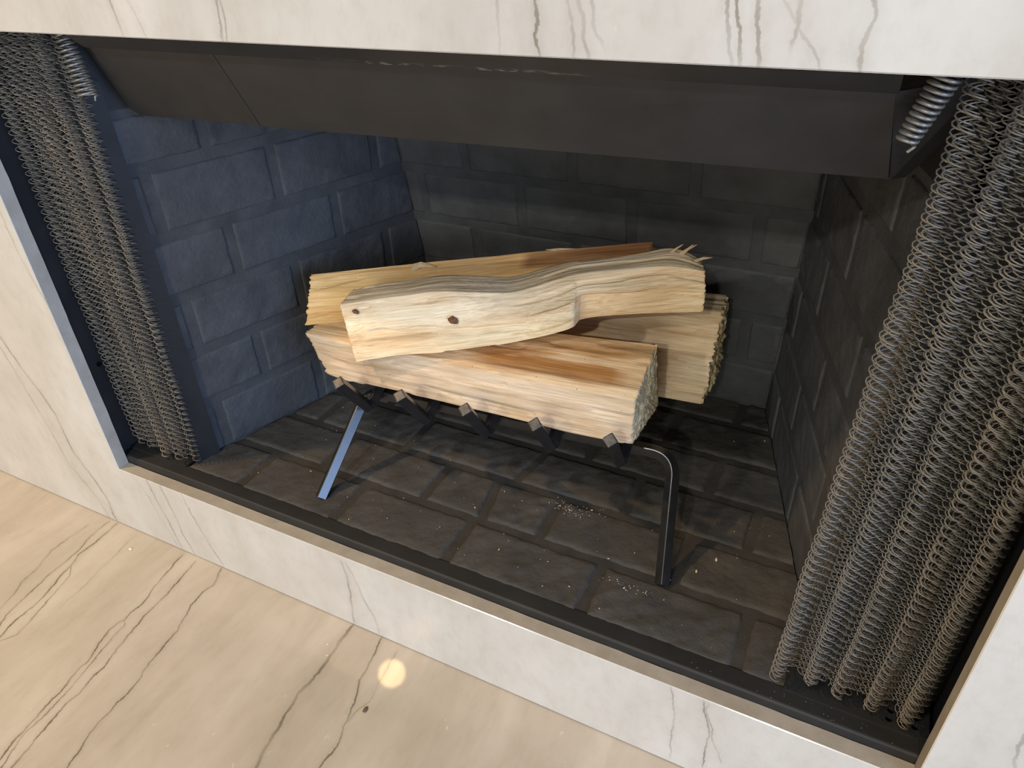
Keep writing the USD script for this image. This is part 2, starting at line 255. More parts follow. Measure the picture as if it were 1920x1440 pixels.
def marble(name, names, lo, hi, axis, ext, tintc=None):
    """Polished pale stone. Each vein is across = f(along), held in a ramp; along = world y (hearth) or z (surround)."""
    g = G(); pos = g.add('geometry') + '.position'
    xyz = g.add('separate_xyz', {'vector': pos})
    wob = g.noise(pos, 70, 4, .6); wob2 = g.noise(pos, 300, 2, .5)
    along = g.add('map_range', {'value': xyz + '.' + axis}, from_min=lo, from_max=hi, to_min=0.0, to_max=1.0, clamp=True) + '.result'
    across = g.math('add', xyz + '.x', g.math('add', g.math('multiply', g.math('subtract', wob, .5), .007), g.math('multiply', g.math('subtract', wob2, .5), .0022)))
    ts = np.linspace(lo, hi, 200); dark = None
    for i in range(0, len(names), 3):
        grp = names[i:i + 3]; pos_t, amp_t = np.full((200, 3), 9.0), np.zeros((200, 3))
        for k, nm in enumerate(grp):
            q = np.array(VEINS[nm]); q = q[np.argsort(q[:, 0])]
            x = np.interp(ts, q[:, 0], q[:, 1])
            a, b = q[0, 0], q[-1, 0]
            s0, s1 = ext.get(nm, (0, 0))
            if s0: sl = (q[min(2, len(q) - 1), 1] - q[0, 1]) / (q[min(2, len(q) - 1), 0] - q[0, 0]); x = np.where(ts < a, q[0, 1] + (ts - a) * sl, x); a -= s0
            if s1: sl = (q[-1, 1] - q[max(0, len(q) - 3), 1]) / (q[-1, 0] - q[max(0, len(q) - 3), 0]); x = np.where(ts > b, q[-1, 1] + (ts - b) * sl, x); b += s1
            edge = .006
            am = np.clip((ts - a) / edge + .5, 0, 1) * np.clip((b - ts) / edge + .5, 0, 1)
            slope = np.sqrt(1 + np.gradient(x, ts) ** 2)
            pos_t[:, k], amp_t[:, k] = x, am * min(1, VW[nm][1] * (1.3 if axis == 'z' else 1.5)) * (.75 + .25 * np.sin(ts * 90 + i + k))
        u = np.linspace(0, 1, 200)
        P = g.add('separate_xyz', {'vector': g.ramp(along, [(a, tuple(c)) for a, c in zip(u, pos_t)])})
        Q = g.add('separate_xyz', {'vector': g.ramp(along, [(a, tuple(c)) for a, c in zip(u, amp_t)])})
        for k, nm in enumerate(grp):
            d = g.math('absolute', g.math('subtract', across, P + '.' + 'xyz'[k]))
            w = VW[nm][0] * (1.3 if axis == 'z' else 1.45)
            line = g.add('map_range', {'value': d}, range_type='smoothstep', from_min=w * .35, from_max=w * 1.35, to_min=1.0, to_max=0.0, clamp=True) + '.result'
            halo = g.add('map_range', {'value': d}, range_type='smoothstep', from_min=0.0, from_max=w * 6, to_min=.16, to_max=0.0, clamp=True) + '.result'
            t = g.math('multiply', g.math('maximum', line, halo), Q + '.' + 'xyz'[k])
            dark = t if dark is None else g.math('maximum', dark, t)
    if axis == 'y': st = g.mapping(pos, (9, 2.2, 9), (0, 0, .22))
    else: st = g.mapping(pos, (7, 7, 2.5), (0, .25, 0))
    streak = g.noise(st, 1.6, 4, .55, .6)
    cloud = g.noise(pos, 7, 4, .5)
    base = g.ramp(streak, [(.3, tuple(tintc[0])), (.5, tuple(tintc[1])), (.72, tuple(tintc[2]))])
    base = g.mixc(1.0, base, g.ramp(cloud, [(.3, (.93, .93, .92)), (.65, (1.03, 1.03, 1.04))]), 'multiply')
    fl = g.noise(g.mapping(pos, (60, 26, 40)), 1.0, 4, .7)
    base = g.mixc(1.0, base, g.ramp(fl, [(.36, (.955, .945, .93)), (.5, (1, 1, 1)), (.7, (1.03, 1.03, 1.03))]), 'multiply')
    fleck = g.noise(g.mapping(pos, (120, 70, 90)), 1.0, 2, .5)
    base = g.mixc(g.add('rgb_to_bw', {'color': g.ramp(fleck, [(.74, (0, 0, 0)), (.80, (.4, .4, .4))])}) + '.val', base, (.78, .74, .66))
    if dark: base = g.mixc(dark, base, (.20, .165, .115))
    p = g.add('principled_bsdf', {'base_color': base}, roughness=.16, specular_ior_level=.45)
    return g.done(name, p + '.BSDF')

FT = [(.50, .43, .34), (.56, .485, .39), (.62, .55, .455)]
ST = [(.60, .56, .50), (.66, .62, .56), (.71, .675, .62)]
M['hearth'] = marble('hearth_stone', ['F1', 'F2', 'F3', 'F1b', 'F4', 'F5', 'F6', 'F7', 'F8', 'F9', 'F10', 'F11'], -.42, 0.0, 'y', {k: (.1, .0) for k in ('F1', 'F2', 'F3', 'F4', 'F5', 'F6', 'F7', 'F8', 'F9')}, FT)
FRONT = [k for k in VEINS if k[0] in 'SJRH']
M['surround'] = marble('surround_stone', FRONT, -.1269, .72, 'z', {**{k: (0, .13) for k in FRONT if k[0] == 'H'}, **{k: (.0, .02) for k in ('S2', 'S3', 'S4', 'S5')}, 'S1': (0, .1), 'S1b': (0, .1), 'J1': (.05, .1), 'R1': (.1, .1)}, ST)
M['stone_edge'] = painted('sawn_stone_edge', (.36, .31, .245), (.48, .425, .345), .6, 30, .25, .0006, .3, fine=500)
M['stone_edge_grey'] = painted('grey_smeared_stone_edge', (.44, .40, .34), (.58, .54, .47), .6, 26, .3, .0008, .3, fine=400)
# ------------------------------------------------------------------ the setting: hearth slab and stone surround
SILL, HEAD, T = -.1269, .5571, .0165
obj(W, 'floor', box(-2.2, 2.2, -2.2, .03, SILL - .03, SILL), M['hearth'], kind='structure', label='polished beige stone hearth floor with long thin brown veins')

def surround():
    wall = thing('wall_back', kind='structure', label='pale veined stone fireplace surround with a rectangular opening')
    X, Z0, Z1, hx, r = 1.5, SILL + .0013, 1.5, .5, .0009
    def frame(h, z0, z1, y0, H, ZA, ZB, y1):
        v = [(-h, y0, z0), (h, y0, z0), (h, y0, z1), (-h, y0, z1), (-H, y1, ZA), (H, y1, ZA), (H, y1, ZB), (-H, y1, ZB)]
        return v, [[(i + 0) % 4 + 4, (i + 1) % 4 + 4, (i + 1) % 4, i] for i in range(4)]
    v1, f1 = frame(hx + r, -r, HEAD + r, 0, X, Z0, Z1, 0)
    v2, f2 = frame(hx, 0, HEAD, r, hx + r, -r, HEAD + r, 0)
    q = [[8 + a for a in f] for f in f2]
    obj(wall, 'stone_slab', (np.array(v1 + v2), np.array(f1 + q)), M['surround'])
    for x0, x1, z0, z1, mt, lb in ((-hx, hx, 0, 0, 'stone_edge', 'tan sawn top edge of the stone sill'), (-hx, -hx, 0, HEAD, 'stone_edge_grey', 'grey smeared inner edge of the stone'),
                                   (hx, hx, 0, HEAD, 'stone_edge', None), (-hx, hx, HEAD, HEAD, 'stone_edge', None)):
        n = 60; s = np.linspace(0, 1, n); rng = np.random.default_rng(int(100 + x0 * 10 + z1 * 100))
        xs, zs = x0 + (x1 - x0) * s, z0 + (z1 - z0) * s
        back = T + .0012 * (noise(np.c_[s * 40, s * 0 + x0 * 3, s * 0 + z0], 3) - .5)
        v = np.vstack([np.c_[xs, np.full(n, r), zs], np.c_[xs, back, zs], np.c_[xs, back + .0002, zs]])
        out = A3((x1 + x0) / 2 - 0, 0, (z1 + z0) / 2 - HEAD / 2); out = out / np.linalg.norm(out) * .004
        v[2 * n:] += out
        f = []
        for i in range(n - 1):
            for k in (0, n): f.append([k + i, k + i + 1, k + n + i + 1, k + n + i])
        obj(wall, 'slab_edge', (v, np.array(f)), M[mt], label=lb)
surround()

# ------------------------------------------------------------------ the firebox
fb = thing('firebox', 'black painted fireplace box with moulded brick lining set in pale stone', 'fireplace')
obj(fb, 'casing', cat([box(-.56, .56, .60, .603, -.03, .70), box(-.56, -.557, T + .004, .60, -.03, .70), box(.557, .56, T + .004, .60, -.03, .70), box(-.56, .56, T + .004, .60, .697, .70), box(-.56, .56, T + .004, .60, -.033, -.03),
                       box(-.56, .56, T + .004, T + .006, .66, .70)]), M['hole'])
COURSE = [.012, .0895, .1665, .2445, .3225, .4045, .468]

def back_y(zz): return .492 - .155 * zz
LP, LD = A3(-.392, .07, 0), A3(.112, .36, 0) / math.hypot(.112, .36)
RP, RD = A3(.409, .07, 0), A3(-.29, 1, 0) / math.hypot(.29, 1)
LN, RN = A3(LD[1], -LD[0], 0), A3(-RD[1], RD[0], 0)

def brick(rect, clip, place, seed, proud=.0019, grid=.0045, amp=.0016, rag=.0012, bev=.0035):
    """One moulded brick: a rough raised block over rect = (a0, a1, b0, b1) with worn edges; clip(a, b) keeps it inside the panel."""
    a0, a1, b0, b1 = rect
    na, nb = max(6, int((a1 - a0) / grid)), max(6, int((b1 - b0) / grid))
    a = np.r_[a0, a0 + bev * .45, np.linspace(a0 + bev, a1 - bev, na), a1 - bev * .45, a1]
    b = np.r_[b0, b0 + bev * .45, np.linspace(b0 + bev, b1 - bev, nb), b1 - bev * .45, b1]
    A, B = np.meshgrid(a, b, indexing='ij')
    e = np.minimum(np.minimum(A - a0, a1 - A), np.minimum(B - b0, b1 - B))
    Pn = np.stack([A * 90 + seed * 7.3, B * 90, np.full_like(A, seed * 3.1)], -1)
    j = (fbm(Pn * 1.3, 3, 5) - .5) * 2 * rag; k = (fbm(Pn * 1.3 + 40, 3, 9) - .5) * 2 * rag
    h = proud * np.clip(e / bev, 0, 1) ** .6 + amp * (fbm(Pn * .9, 4, 2) - .5) * 2 * np.clip(e / bev, 0, 1)
    h += .0009 * (noise(np.stack([A * 22 + seed, B * 22, A * 0], -1), 4) - .5)
    A, B = A + j, B + k
    A, B = clip(A, B)
    h[0], h[-1], h[:, 0], h[:, -1] = (-.001,) * 4
    v = place(A.ravel(), B.ravel(), h.ravel())
    n, mm = A.shape
    i, q = np.meshgrid(np.arange(n - 1), np.arange(mm - 1), indexing='ij')
    f = np.stack([i * mm + q, (i + 1) * mm + q, (i + 1) * mm + q + 1, i * mm + q + 1], -1).reshape(-1, 4)
    t = trimesh.Trimesh(v, np.vstack([f[:, [0, 1, 2]], f[:, [0, 2, 3]]]), process=False)
    return t

def lay(panel, courses, joints, span, clip, place, mt, gap=.0062, flip=False, skip=None, **kw):
    """Lays the bricks of a panel: joints[i] are the middles of the upright joints in course i."""
    s = 0
    for ci, (b0, b1) in enumerate(zip(courses[:-1], courses[1:])):
        cuts = [span[0] - gap] + [x for x in joints[ci] if span[0] + .012 < x < span[1] - .012] + [span[1] + gap]
        for x0, x1 in zip(cuts[:-1], cuts[1:]):
            s += 1
            lo = b0 + (gap if ci else .001)
            t = brick((x0 + gap, x1 - gap, lo, b1 - gap), clip, place, s + 100 * len(panel) + ci * .37, **kw)
            if t.area < 6e-4: continue
            if flip: t.invert()
            obj(panel, 'brick', t, mt, 40)

def panel(name, quad, mt, thick, normal, label):
    p = numbered(fb, name); UsdGeom.Xform.Define(stage, p); data(stage.GetPrimAtPath(p), label=label)
    q = np.array(quad, float); n = np.asarray(normal, float)
    obj(p, 'mortar_face', trimesh.convex.convex_hull(np.vstack([q, q - n * thick])), mt)
    return p

SL = math.hypot(.112, .36) * .425 / .36
# side panels
def wall_len(P, D): 
    def f(zz): return (back_y(zz) - P[1]) / D[1]
    return f
alt0 = lambda first, a, b: [a if (i % 2 == first) else b for i in range(6)]
lp = panel('refractory_panel', [LP + LD * .010 + A3(0, 0, .008), LP + LD * .46 + A3(0, 0, .008), LP + LD * .46 + A3(0, 0, .47), LP + LD * .010 + A3(0, 0, .47)], M['joint'], .02, LN, 'side wall lined with bricks, lit bluish by the window')
fl = wall_len(LP, LD)
lay(lp, COURSE, alt0(0, [.029, .186, .343], [.107, .265, .42]), (.011, .43), lambda a, b: (np.minimum(a, fl(b) - .001), b),
    lambda a, b, h: LP + np.outer(a, LD) + np.outer(b, A3(0, 0, 1)) + np.outer(h, LN), M['panel'], flip=True)
rp = panel('refractory_panel', [RP + RD * .010 + A3(0, 0, .008), RP + RD * .46 + A3(0, 0, .008), RP + RD * .46 + A3(0, 0, .47), RP + RD * .010 + A3(0, 0, .47)], M['joint'], .02, RN, 'dark side wall lined with bricks beside the wider curtain')
fr = wall_len(RP, RD)
lay(rp, COURSE, alt0(0, [.036, .194, .354], [.106, .266, .42]), (.011, .45), lambda a, b: (np.minimum(a, fr(b) - .001), b),
    lambda a, b, h: RP + np.outer(a, RD) + np.outer(b, A3(0, 0, 1)) + np.outer(h, RN), M['panel'])
# back panel leans forward towards the top
def bxl(zz): return LP[0] + LD[0] / LD[1] * (back_y(zz) - LP[1])
def bxr(zz): return RP[0] + RD[0] / RD[1] * (back_y(zz) - RP[1])
bn = A3(0, -1, -.155) / math.hypot(1, .155)
bp = panel('refractory_panel', [(bxl(z) - .01, back_y(z), z) if s < 0 else (bxr(z) + .01, back_y(z), z) for s, z in ((-1, .008), (1, .008), (1, .55), (-1, .55))], M['joint'], .02, bn, 'back wall of the firebox lined with bricks')
lay(bp, COURSE + [.55], alt0(0, [-.326, -.165, -.002, .161], [-.246, -.083, .080, .243]) + [[-.246, -.083, .080, .243]], (-.275, .318),
    lambda a, b: (np.clip(a, bxl(b) + .004, bxr(b) - .004), b),
    lambda a, b, h: np.c_[a, back_y(b), b] + np.outer(h, bn), M['panel'], amp=.0013, flip=False)
# hearth panel of the firebox
ROWS = [.034, .112, .192, .271, .350, .432, .505]
def fxl(yy): return LP[0] + LD[0] / LD[1] * (yy - LP[1])
def fxr(yy): return RP[0] + RD[0] / RD[1] * (yy - RP[1])
fp = panel('refractory_floor', [(-.40, .034, .0098), (.41, .034, .0098), (.41, .06, .0098), (fxr(.505) , .505, .0098), (fxl(.505), .505, .0098), (-.40, .06, .0098)], M['hearthjoint'], .02, (0, 0, 1), 'firebox floor of dusty moulded bricks')
def slant(a, b):
    crack = np.exp(-((a - .012) / .03) ** 2)
    a = a + np.where((b > .108) & (b < .275), .18 * (.152 - b) * crack * np.where(b < .19, 1, -1.0) , 0)
    return np.clip(a, np.where(b < .07, -.40, fxl(b) + .002), np.where(b < .07, .41, fxr(b) - .002)), b
J0, J1, J2 = [-.307, -.153, .009, .178, .34], [-.23, -.071, .010, .093, .256], [-.303, -.148, .016, .171, .32]
lay(fp, ROWS, [J0, J1, J2, J1[:2] + J1[3:], J0, J1[:2] + J1[3:]], (-.40, .41), slant,
    lambda a, b, h: np.c_[a, b, .0098 + h], M['hearthbrick'], gap=.0050, proud=.0026, amp=.0022, rag=.0022, bev=.0055)

# sheet-metal parts of the box
def pan():
    import manifold3d as m3
    tm = bevel_box(-.515, .507, T + .0005, .040, -.020, .0115, .0035)
    a = m3.Manifold(m3.Mesh(np.asarray(tm.vertices, np.float32), np.asarray(tm.faces, np.uint32)))
    a = a - m3.Manifold.cube((.3, .1, .004)).translate((-.8, 0, .2))
    return a.to_mesh()
pm = pan()
obj(fb, 'pan_lip', (pm.vert_properties[:, :3], pm.tri_verts), M['pan'], 25)
def pan_plate(x0, x1, holes):
    import manifold3d as m3
    a = m3.Manifold.cube((x1 - x0, .046, .0035)).translate((x0, .0335, .0100))
    for x, y in holes: a = a - m3.Manifold.cylinder(.02, .0031, .0031, 20).translate((x, y, 0))
    mm = a.to_mesh(); return trimesh.Trimesh(mm.vert_properties[:, :3], mm.tri_verts)
obj(fb, 'pan_plate', pan_plate(.385, .5075, [(.475, .0425), (.4855, .0430), (.496, .0438), (.4865, .0525), (.4965, .0535), (.476, .0520)]), M['pan'], label='small steel plate with punched air holes')
obj(fb, 'pan_plate', pan_plate(-.515, -.402, []), M['pan'])
for s in (-1, 1):
    x = .512 * s
    obj(fb, 'side_frame', cat([box(min(x, x + .003 * s), max(x, x + .003 * s), T + .002, .082, -.01, .60), box(min(x, .395 * s if s < 0 else .418), max(x, .395 * s if s < 0 else .418), .079, .082, .008, .60)]
                              + ([box(x - .001, x + .0012, .020, .0225, .02, .555)] if s < 0 else [])), M['blackmetal'])
x = -.512
obj(fb, 'bolt_hole', trimesh.creation.cylinder(.0034, .0012, sections=18, transform=trimesh.transformations.rotation_matrix(math.pi / 2, [0, 1, 0]) @ np.eye(4)).apply_translation((x + .0006, .037, .149)), M['hole'])
# upright retainer strips at the front ends of the side panels
def strip(P, D, N, s):
    v = []
    for a in (-.022 if s < 0 else .0005, .011):
        for h in (.0, .0075):
            for z0 in (.012, .520): v.append(P + D * a + N * h + A3(0, 0, z0 - (.02 if (z0 > .1 and a > 0) else 0)))
    return trimesh.convex.convex_hull(np.array(v))
obj(fb, 'retainer_strip', strip(LP, LD, LN, -1), M['blackmetal'], label='upright black steel strip holding the brick panel')
obj(fb, 'retainer_strip', strip(RP, RD, RN, 1), M['blackmetal'])
# smooth metal above the brick panels
for P_, D_, N_ in ((LP, LD, LN), (RP, RD, RN)):
    obj(fb, 'upper_liner', trimesh.convex.convex_hull(np.array([P_ + D_ * a + A3(0, 0, zz) - N_ * q for a in (0, .45) for zz in (.470, .69) for q in (-.001, .003)])), M['blackmetal'])

# hood under the lintel: a folded steel plate that leans back, with a wing at each end
def plate(pts, th=.0025):
    p = np.array(pts, float); n = np.cross(p[1] - p[0], p[2] - p[0]); n /= np.linalg.norm(n)
    return trimesh.convex.convex_hull(np.vstack([p, p + n * th]))
HT, HB = (.048, .5405), (.085, .4742)
hzb = lambda x: HB[1] + .0058 * x / .343
obj(fb, 'lintel', cat([box(-.51, .51, .0185, .0215, .556, .66), plate([(-.335, .0215, .5575), (.358, .0215, .5575), (.358, HT[0] - .0032, HT[1] - .0012), (-.338, HT[0] - .0032, HT[1] - .0012)]), box(-.51, .51, .0215, .03, .557, .66)]), M['lintel'], label='steel lintel strip with scraped paint along its edge')
def hood_piece(x0, x1, t0, t1, d):
    return cat([plate([(x0 + t0, HT[0] + d, HT[1]), (x1 + t1, HT[0] + d, HT[1]), (x1, HB[0] + d, hzb(x1)), (x0, HB[0] + d, hzb(x0))]), plate([(x0, HB[0] + d, hzb(x0)), (x1, HB[0] + d, hzb(x1)), (x1, HB[0] + d + .03, hzb(x1) + .004), (x0, HB[0] + d + .03, hzb(x0) + .004)])])
obj(fb, 'hood_plate', hood_piece(-.343, -.172, .007, 0, 0), M['blackmetal'], label='steel hood plate with an overlapping seam')
obj(fb, 'hood_plate', hood_piece(-.176, .364, 0, -.008, -.0026), M['blackmetal'])
obj(fb, 'hood_seam', plate([(-.1775, HT[0] - .0032, HT[1]), (-.1735, HT[0] - .0032, HT[1]), (-.1735, HB[0] - .0032, hzb(-.175)), (-.1775, HB[0] - .0032, hzb(-.175))], .0016), M['blackmetal'])
obj(fb, 'hood_wing', plate([(-.336, HT[0], HT[1]), (-.343, HB[0], hzb(-.343)), (-.352, .083, .4748), (-.366, .060, .543)]), M['blackmetal'])
obj(fb, 'hood_wing', cat([plate([(.354, HT[0], HT[1]), (.3635, HB[0], hzb(.364)), (.372, .095, .4800), (.391, .090, .508), (.40, .060, .550)])]), M['blackmetal'])
obj(fb, 'curtain_rod', wire(np.c_[np.linspace(-.505, .505, 40), np.full(40, .05), np.full(40, .585)], .004, 10), M['blackmetal'], True)

# ------------------------------------------------------------------ woven wire curtains
def curtain(parent, n, xl, xr, folds, y0, A, phase, B, z0, z1, seed, r=.00056):
    """Upright coils of wire, each screwed into the next; the row of coils runs through deep folds."""
    rng = np.random.default_rng(seed)
    u = np.linspace(0, 1, 4000)
    def row(zz):
        k = (zz - z0) / (z1 - z0)
        a, b = xl[0] + (xl[1] - xl[0]) * k, xr[0] + (xr[1] - xr[0]) * k
        ph = 2 * np.pi * folds * u + phase + .35 * np.sin(2 * np.pi * u * 1.7 + seed)
        xx = a + (b - a) * u + B * np.sin(2 * ph + .4)
        yy = y0 + A * (1 + .22 * np.sin(7 * u + seed)) * np.sin(ph + .5 * k * np.sin(5 * u + seed))
        return np.c_[xx, yy]
    lo, hi = row(z0), row(z1)
    L = np.r_[0, np.cumsum(np.linalg.norm(np.diff((lo + hi) / 2, axis=0), axis=1))]
    at = np.interp((np.arange(n) + .5) / n, L / L[-1], np.arange(4000)).astype(int)
    pitch, seg = .0089, 9
    for c, i in enumerate(at):
        jit = rng.uniform(-.0035, .0035); end = z0 + abs(rng.normal(0, .004)) + .006 * noise(A3(c * .23, seed, 0))
        zz = np.arange(end, z1, pitch / seg)
        k = ((zz - z0) / (z1 - z0))[:, None]
        p = lo[i] * (1 - k) + hi[i] * k
        s = 12; j0, j1 = max(i - s, 0), min(i + s, 3999)
        t = (lo[j1] + hi[j1]) / 2 - (lo[j0] + hi[j0]) / 2; t /= np.linalg.norm(t); nn = A3(-t[1], t[0])
        wob = .0030 * np.c_[noise(np.c_[zz * 18, zz * 0 + c * .35, zz * 0 + seed], 1) - .5, noise(np.c_[zz * 18, zz * 0 + c * .35, zz * 0 + seed + 9], 2) - .5]
        th = -(2 * np.pi * zz / pitch + np.pi * (c % 2) + jit * 130) 
        p = p + .0048 * np.cos(th)[:, None] * t + .0049 * np.sin(th)[:, None] * nn + wob
        obj(parent, 'wire_coil', wire(np.c_[p, zz], r, 4), M['curtain'], True)
cl = thing('mesh_curtain', 'narrow woven wire spark curtain gathered at the left jamb of the fireplace', 'fire screen curtain', 'woven wire fire curtains')
curtain(cl, 54, (-.500, -.504), (-.390, -.368), 4.1, .048, .0125, 2.6, .0034, .017, .572, 3)
cr = thing('mesh_curtain', 'wide woven wire spark curtain with rusty hem at the right jamb of the fireplace', 'fire screen curtain', 'woven wire fire curtains')
curtain(cr, 62, (.372, .392), (.495, .501), 4.6, .049, .0140, 3.4, .0040, .020, .572, 8)

# tension springs of the curtains
def spring(label, a, b, r0, r1, turns, rw):
    a, b = A3(*a), A3(*b); d = b - a; L = np.linalg.norm(d); d /= L
    s = np.cross(d, A3(0, 1, 0)); s /= np.linalg.norm(s); u = np.cross(d, s)
    n = turns * 22; q = np.linspace(0, 1, n); th = 2 * np.pi * turns * q
    R = r0 + (r1 - r0) * q
    pts = np.outer(q * L, d) + (R * np.cos(th))[:, None] * s + (R * np.sin(th))[:, None] * u
    tail = pts[-1] + np.outer(np.linspace(.1, 1, 5), d * .004 - s * .002)
    k = thing('coil_spring', label, 'spring', 'curtain tension springs', loc=a)
    obj(k, 'wire_spiral', wire(np.vstack([pts, tail]), rw, 7), M['spring'], True)
spring('small steel coil spring hanging beside the narrow wire curtain', (-.368, .046, .572), (-.3575, .046, .4935), .0060, .0092, 18, .0011)
spring('small steel coil spring hanging beside the wide wire curtain', (.386, .046, .570), (.3675, .046, .5125), .0086, .0056, 17, .0011)

# ------------------------------------------------------------------ log grate of square bar set on its corner
ROT = math.radians(4.6)
def gl(x, y, z):      # grate coordinates to world
    c, s = math.cos(ROT), math.sin(ROT)
    return A3(.003 + c * x - s * y, .170 + s * x + c * y, z)
RX = .018
BAR = .0123; h = BAR / math.sqrt(2); e = .0012
def diamond(h, e): return [(h - e, -e * .8), (h - e, e * .8), (e * .8, h - e), (-e * .8, h - e), (-h + e, e * .8), (-h + e, -e * .8), (-e * .8, -h + e), (e * .8, -h + e)]
DIA = diamond(h, e * .6)
gr = thing('log_grate', 'black iron log grate of five bent square bars on splayed legs', 'fireplace grate')
for i in range(5):
    x = (i - 2) * .0825
    tip = gl(x, -.058, .176); val = gl(x, -.006, .1040); over = gl(x, .034, .1250); low = gl(x, .088, .1085); rear = gl(x, .228, .1045); up = gl(x, .262, .165)
    path = arc_path([tip, val, over, low, rear, up], [.014, .02, .05, .016], 8)
    side = gl(x + 1, 0, 0) - gl(x, 0, 0)
    n = len(path); t = np.gradient(path, axis=0); t /= np.linalg.norm(t, axis=1, keepdims=True)
    upv = np.cross(np.broadcast_to(side, t.shape), t)
    v = (path[:, None] + np.array(DIA)[None, :, :1] * side + np.array(DIA)[None, :, 1:] * upv[:, None]).reshape(-1, 3)
    k = 8; f = [[a * k + j, a * k + (j + 1) % k, (a + 1) * k + (j + 1) % k, (a + 1) * k + j] for a in range(n - 1) for j in range(k)]
    f = [q for a, b, c, d in f for q in ([a, b, c], [a, c, d])] + [q for j in range(1, k - 1) for q in ([0, j + 1, j], [(n - 1) * k, (n - 1) * k + j, (n - 1) * k + j + 1])]
    bm = trimesh.Trimesh(v, np.array(f), process=False)
    if bm.volume < 0: bm.invert()
    bpath = obj(gr, 'bar', bm, M['iron'], 30)
    c0 = path[0] - t[0] * .0006; hs = np.array(diamond(h * .78, .0006))
    cap = np.vstack([c0 + hs[:, :1] * side + hs[:, 1:] * upv[0], path[0] + np.array(DIA)[:, :1] * side + np.array(DIA)[:, 1:] * upv[0]])
    cf = [[0, j, j + 1] for j in range(1, 7)] + [q for j in range(8) for q in ([j, 8 + j, 8 + (j + 1) % 8], [j, 8 + (j + 1) % 8, (j + 1) % 8])]
    cm = trimesh.Trimesh(cap, np.array(cf), process=False)
    if (cm.face_normals[0] @ -t[0]) < 0: cm.invert()
    obj(bpath, 'bar_end', cm, M['cutiron'], label='bare grey cut end of the bar')
def rail(y, z, foot_y, dx, half, zfoot=.0125):
    a = arc_path([gl(RX - half - dx, foot_y - .006, zfoot), gl(RX - half, y, z), gl(RX + half, y, z), gl(RX + half + dx, foot_y + .004, zfoot)], [.030, .030], 12)
    n = len(a); pl_n = np.cross(gl(half, y, z) - gl(-half, y, z), gl(-half, foot_y, zfoot) - gl(-half, y, z)); pl_n /= np.linalg.norm(pl_n)
    t = np.gradient(a, axis=0); t /= np.linalg.norm(t, axis=1, keepdims=True); s = np.cross(t, pl_n)
    def piece(i0, i1):
        q = a[i0:i1]; nn = len(q)
        v = (q[:, None] + np.array(DIA)[None, :, :1] * pl_n + np.array(DIA)[None, :, 1:] * s[i0:i1, None]).reshape(-1, 3)
        k = 8; f = [[b * k + j, b * k + (j + 1) % k, (b + 1) * k + (j + 1) % k, (b + 1) * k + j] for b in range(nn - 1) for j in range(k)]
        f = [w for p0, p1, p2, p3 in f for w in ([p0, p1, p2], [p0, p2, p3])] + [w for j in range(1, k - 1) for w in ([0, j + 1, j], [(nn - 1) * k, (nn - 1) * k + j, (nn - 1) * k + j + 1])]
        m = trimesh.Trimesh(v, np.array(f), process=False)
        if m.volume < 0: m.invert()
        return m
    obj(gr, 'leg', piece(0, 13), M['iron'], 30); obj(gr, 'rail', piece(12, n - 12), M['iron'], 30); obj(gr, 'leg', piece(n - 13, n), M['iron'], 30)
rail(.022, .1095, -.086, .016, .203)
rail(.205, .0935, .245, .012, .120)
# ------------------------------------------------------------------ split logs
def catmull(ts, P, t):
    """Piecewise smooth interpolation of stations P (n, k, 3) at ts."""
    from scipy.interpolate import PchipInterpolator
    return PchipInterpolator(ts, P, axis=0)(t) if len(ts) > 2 else P[0] + (P[1] - P[0]) * np.asarray(t)[:, None, None]

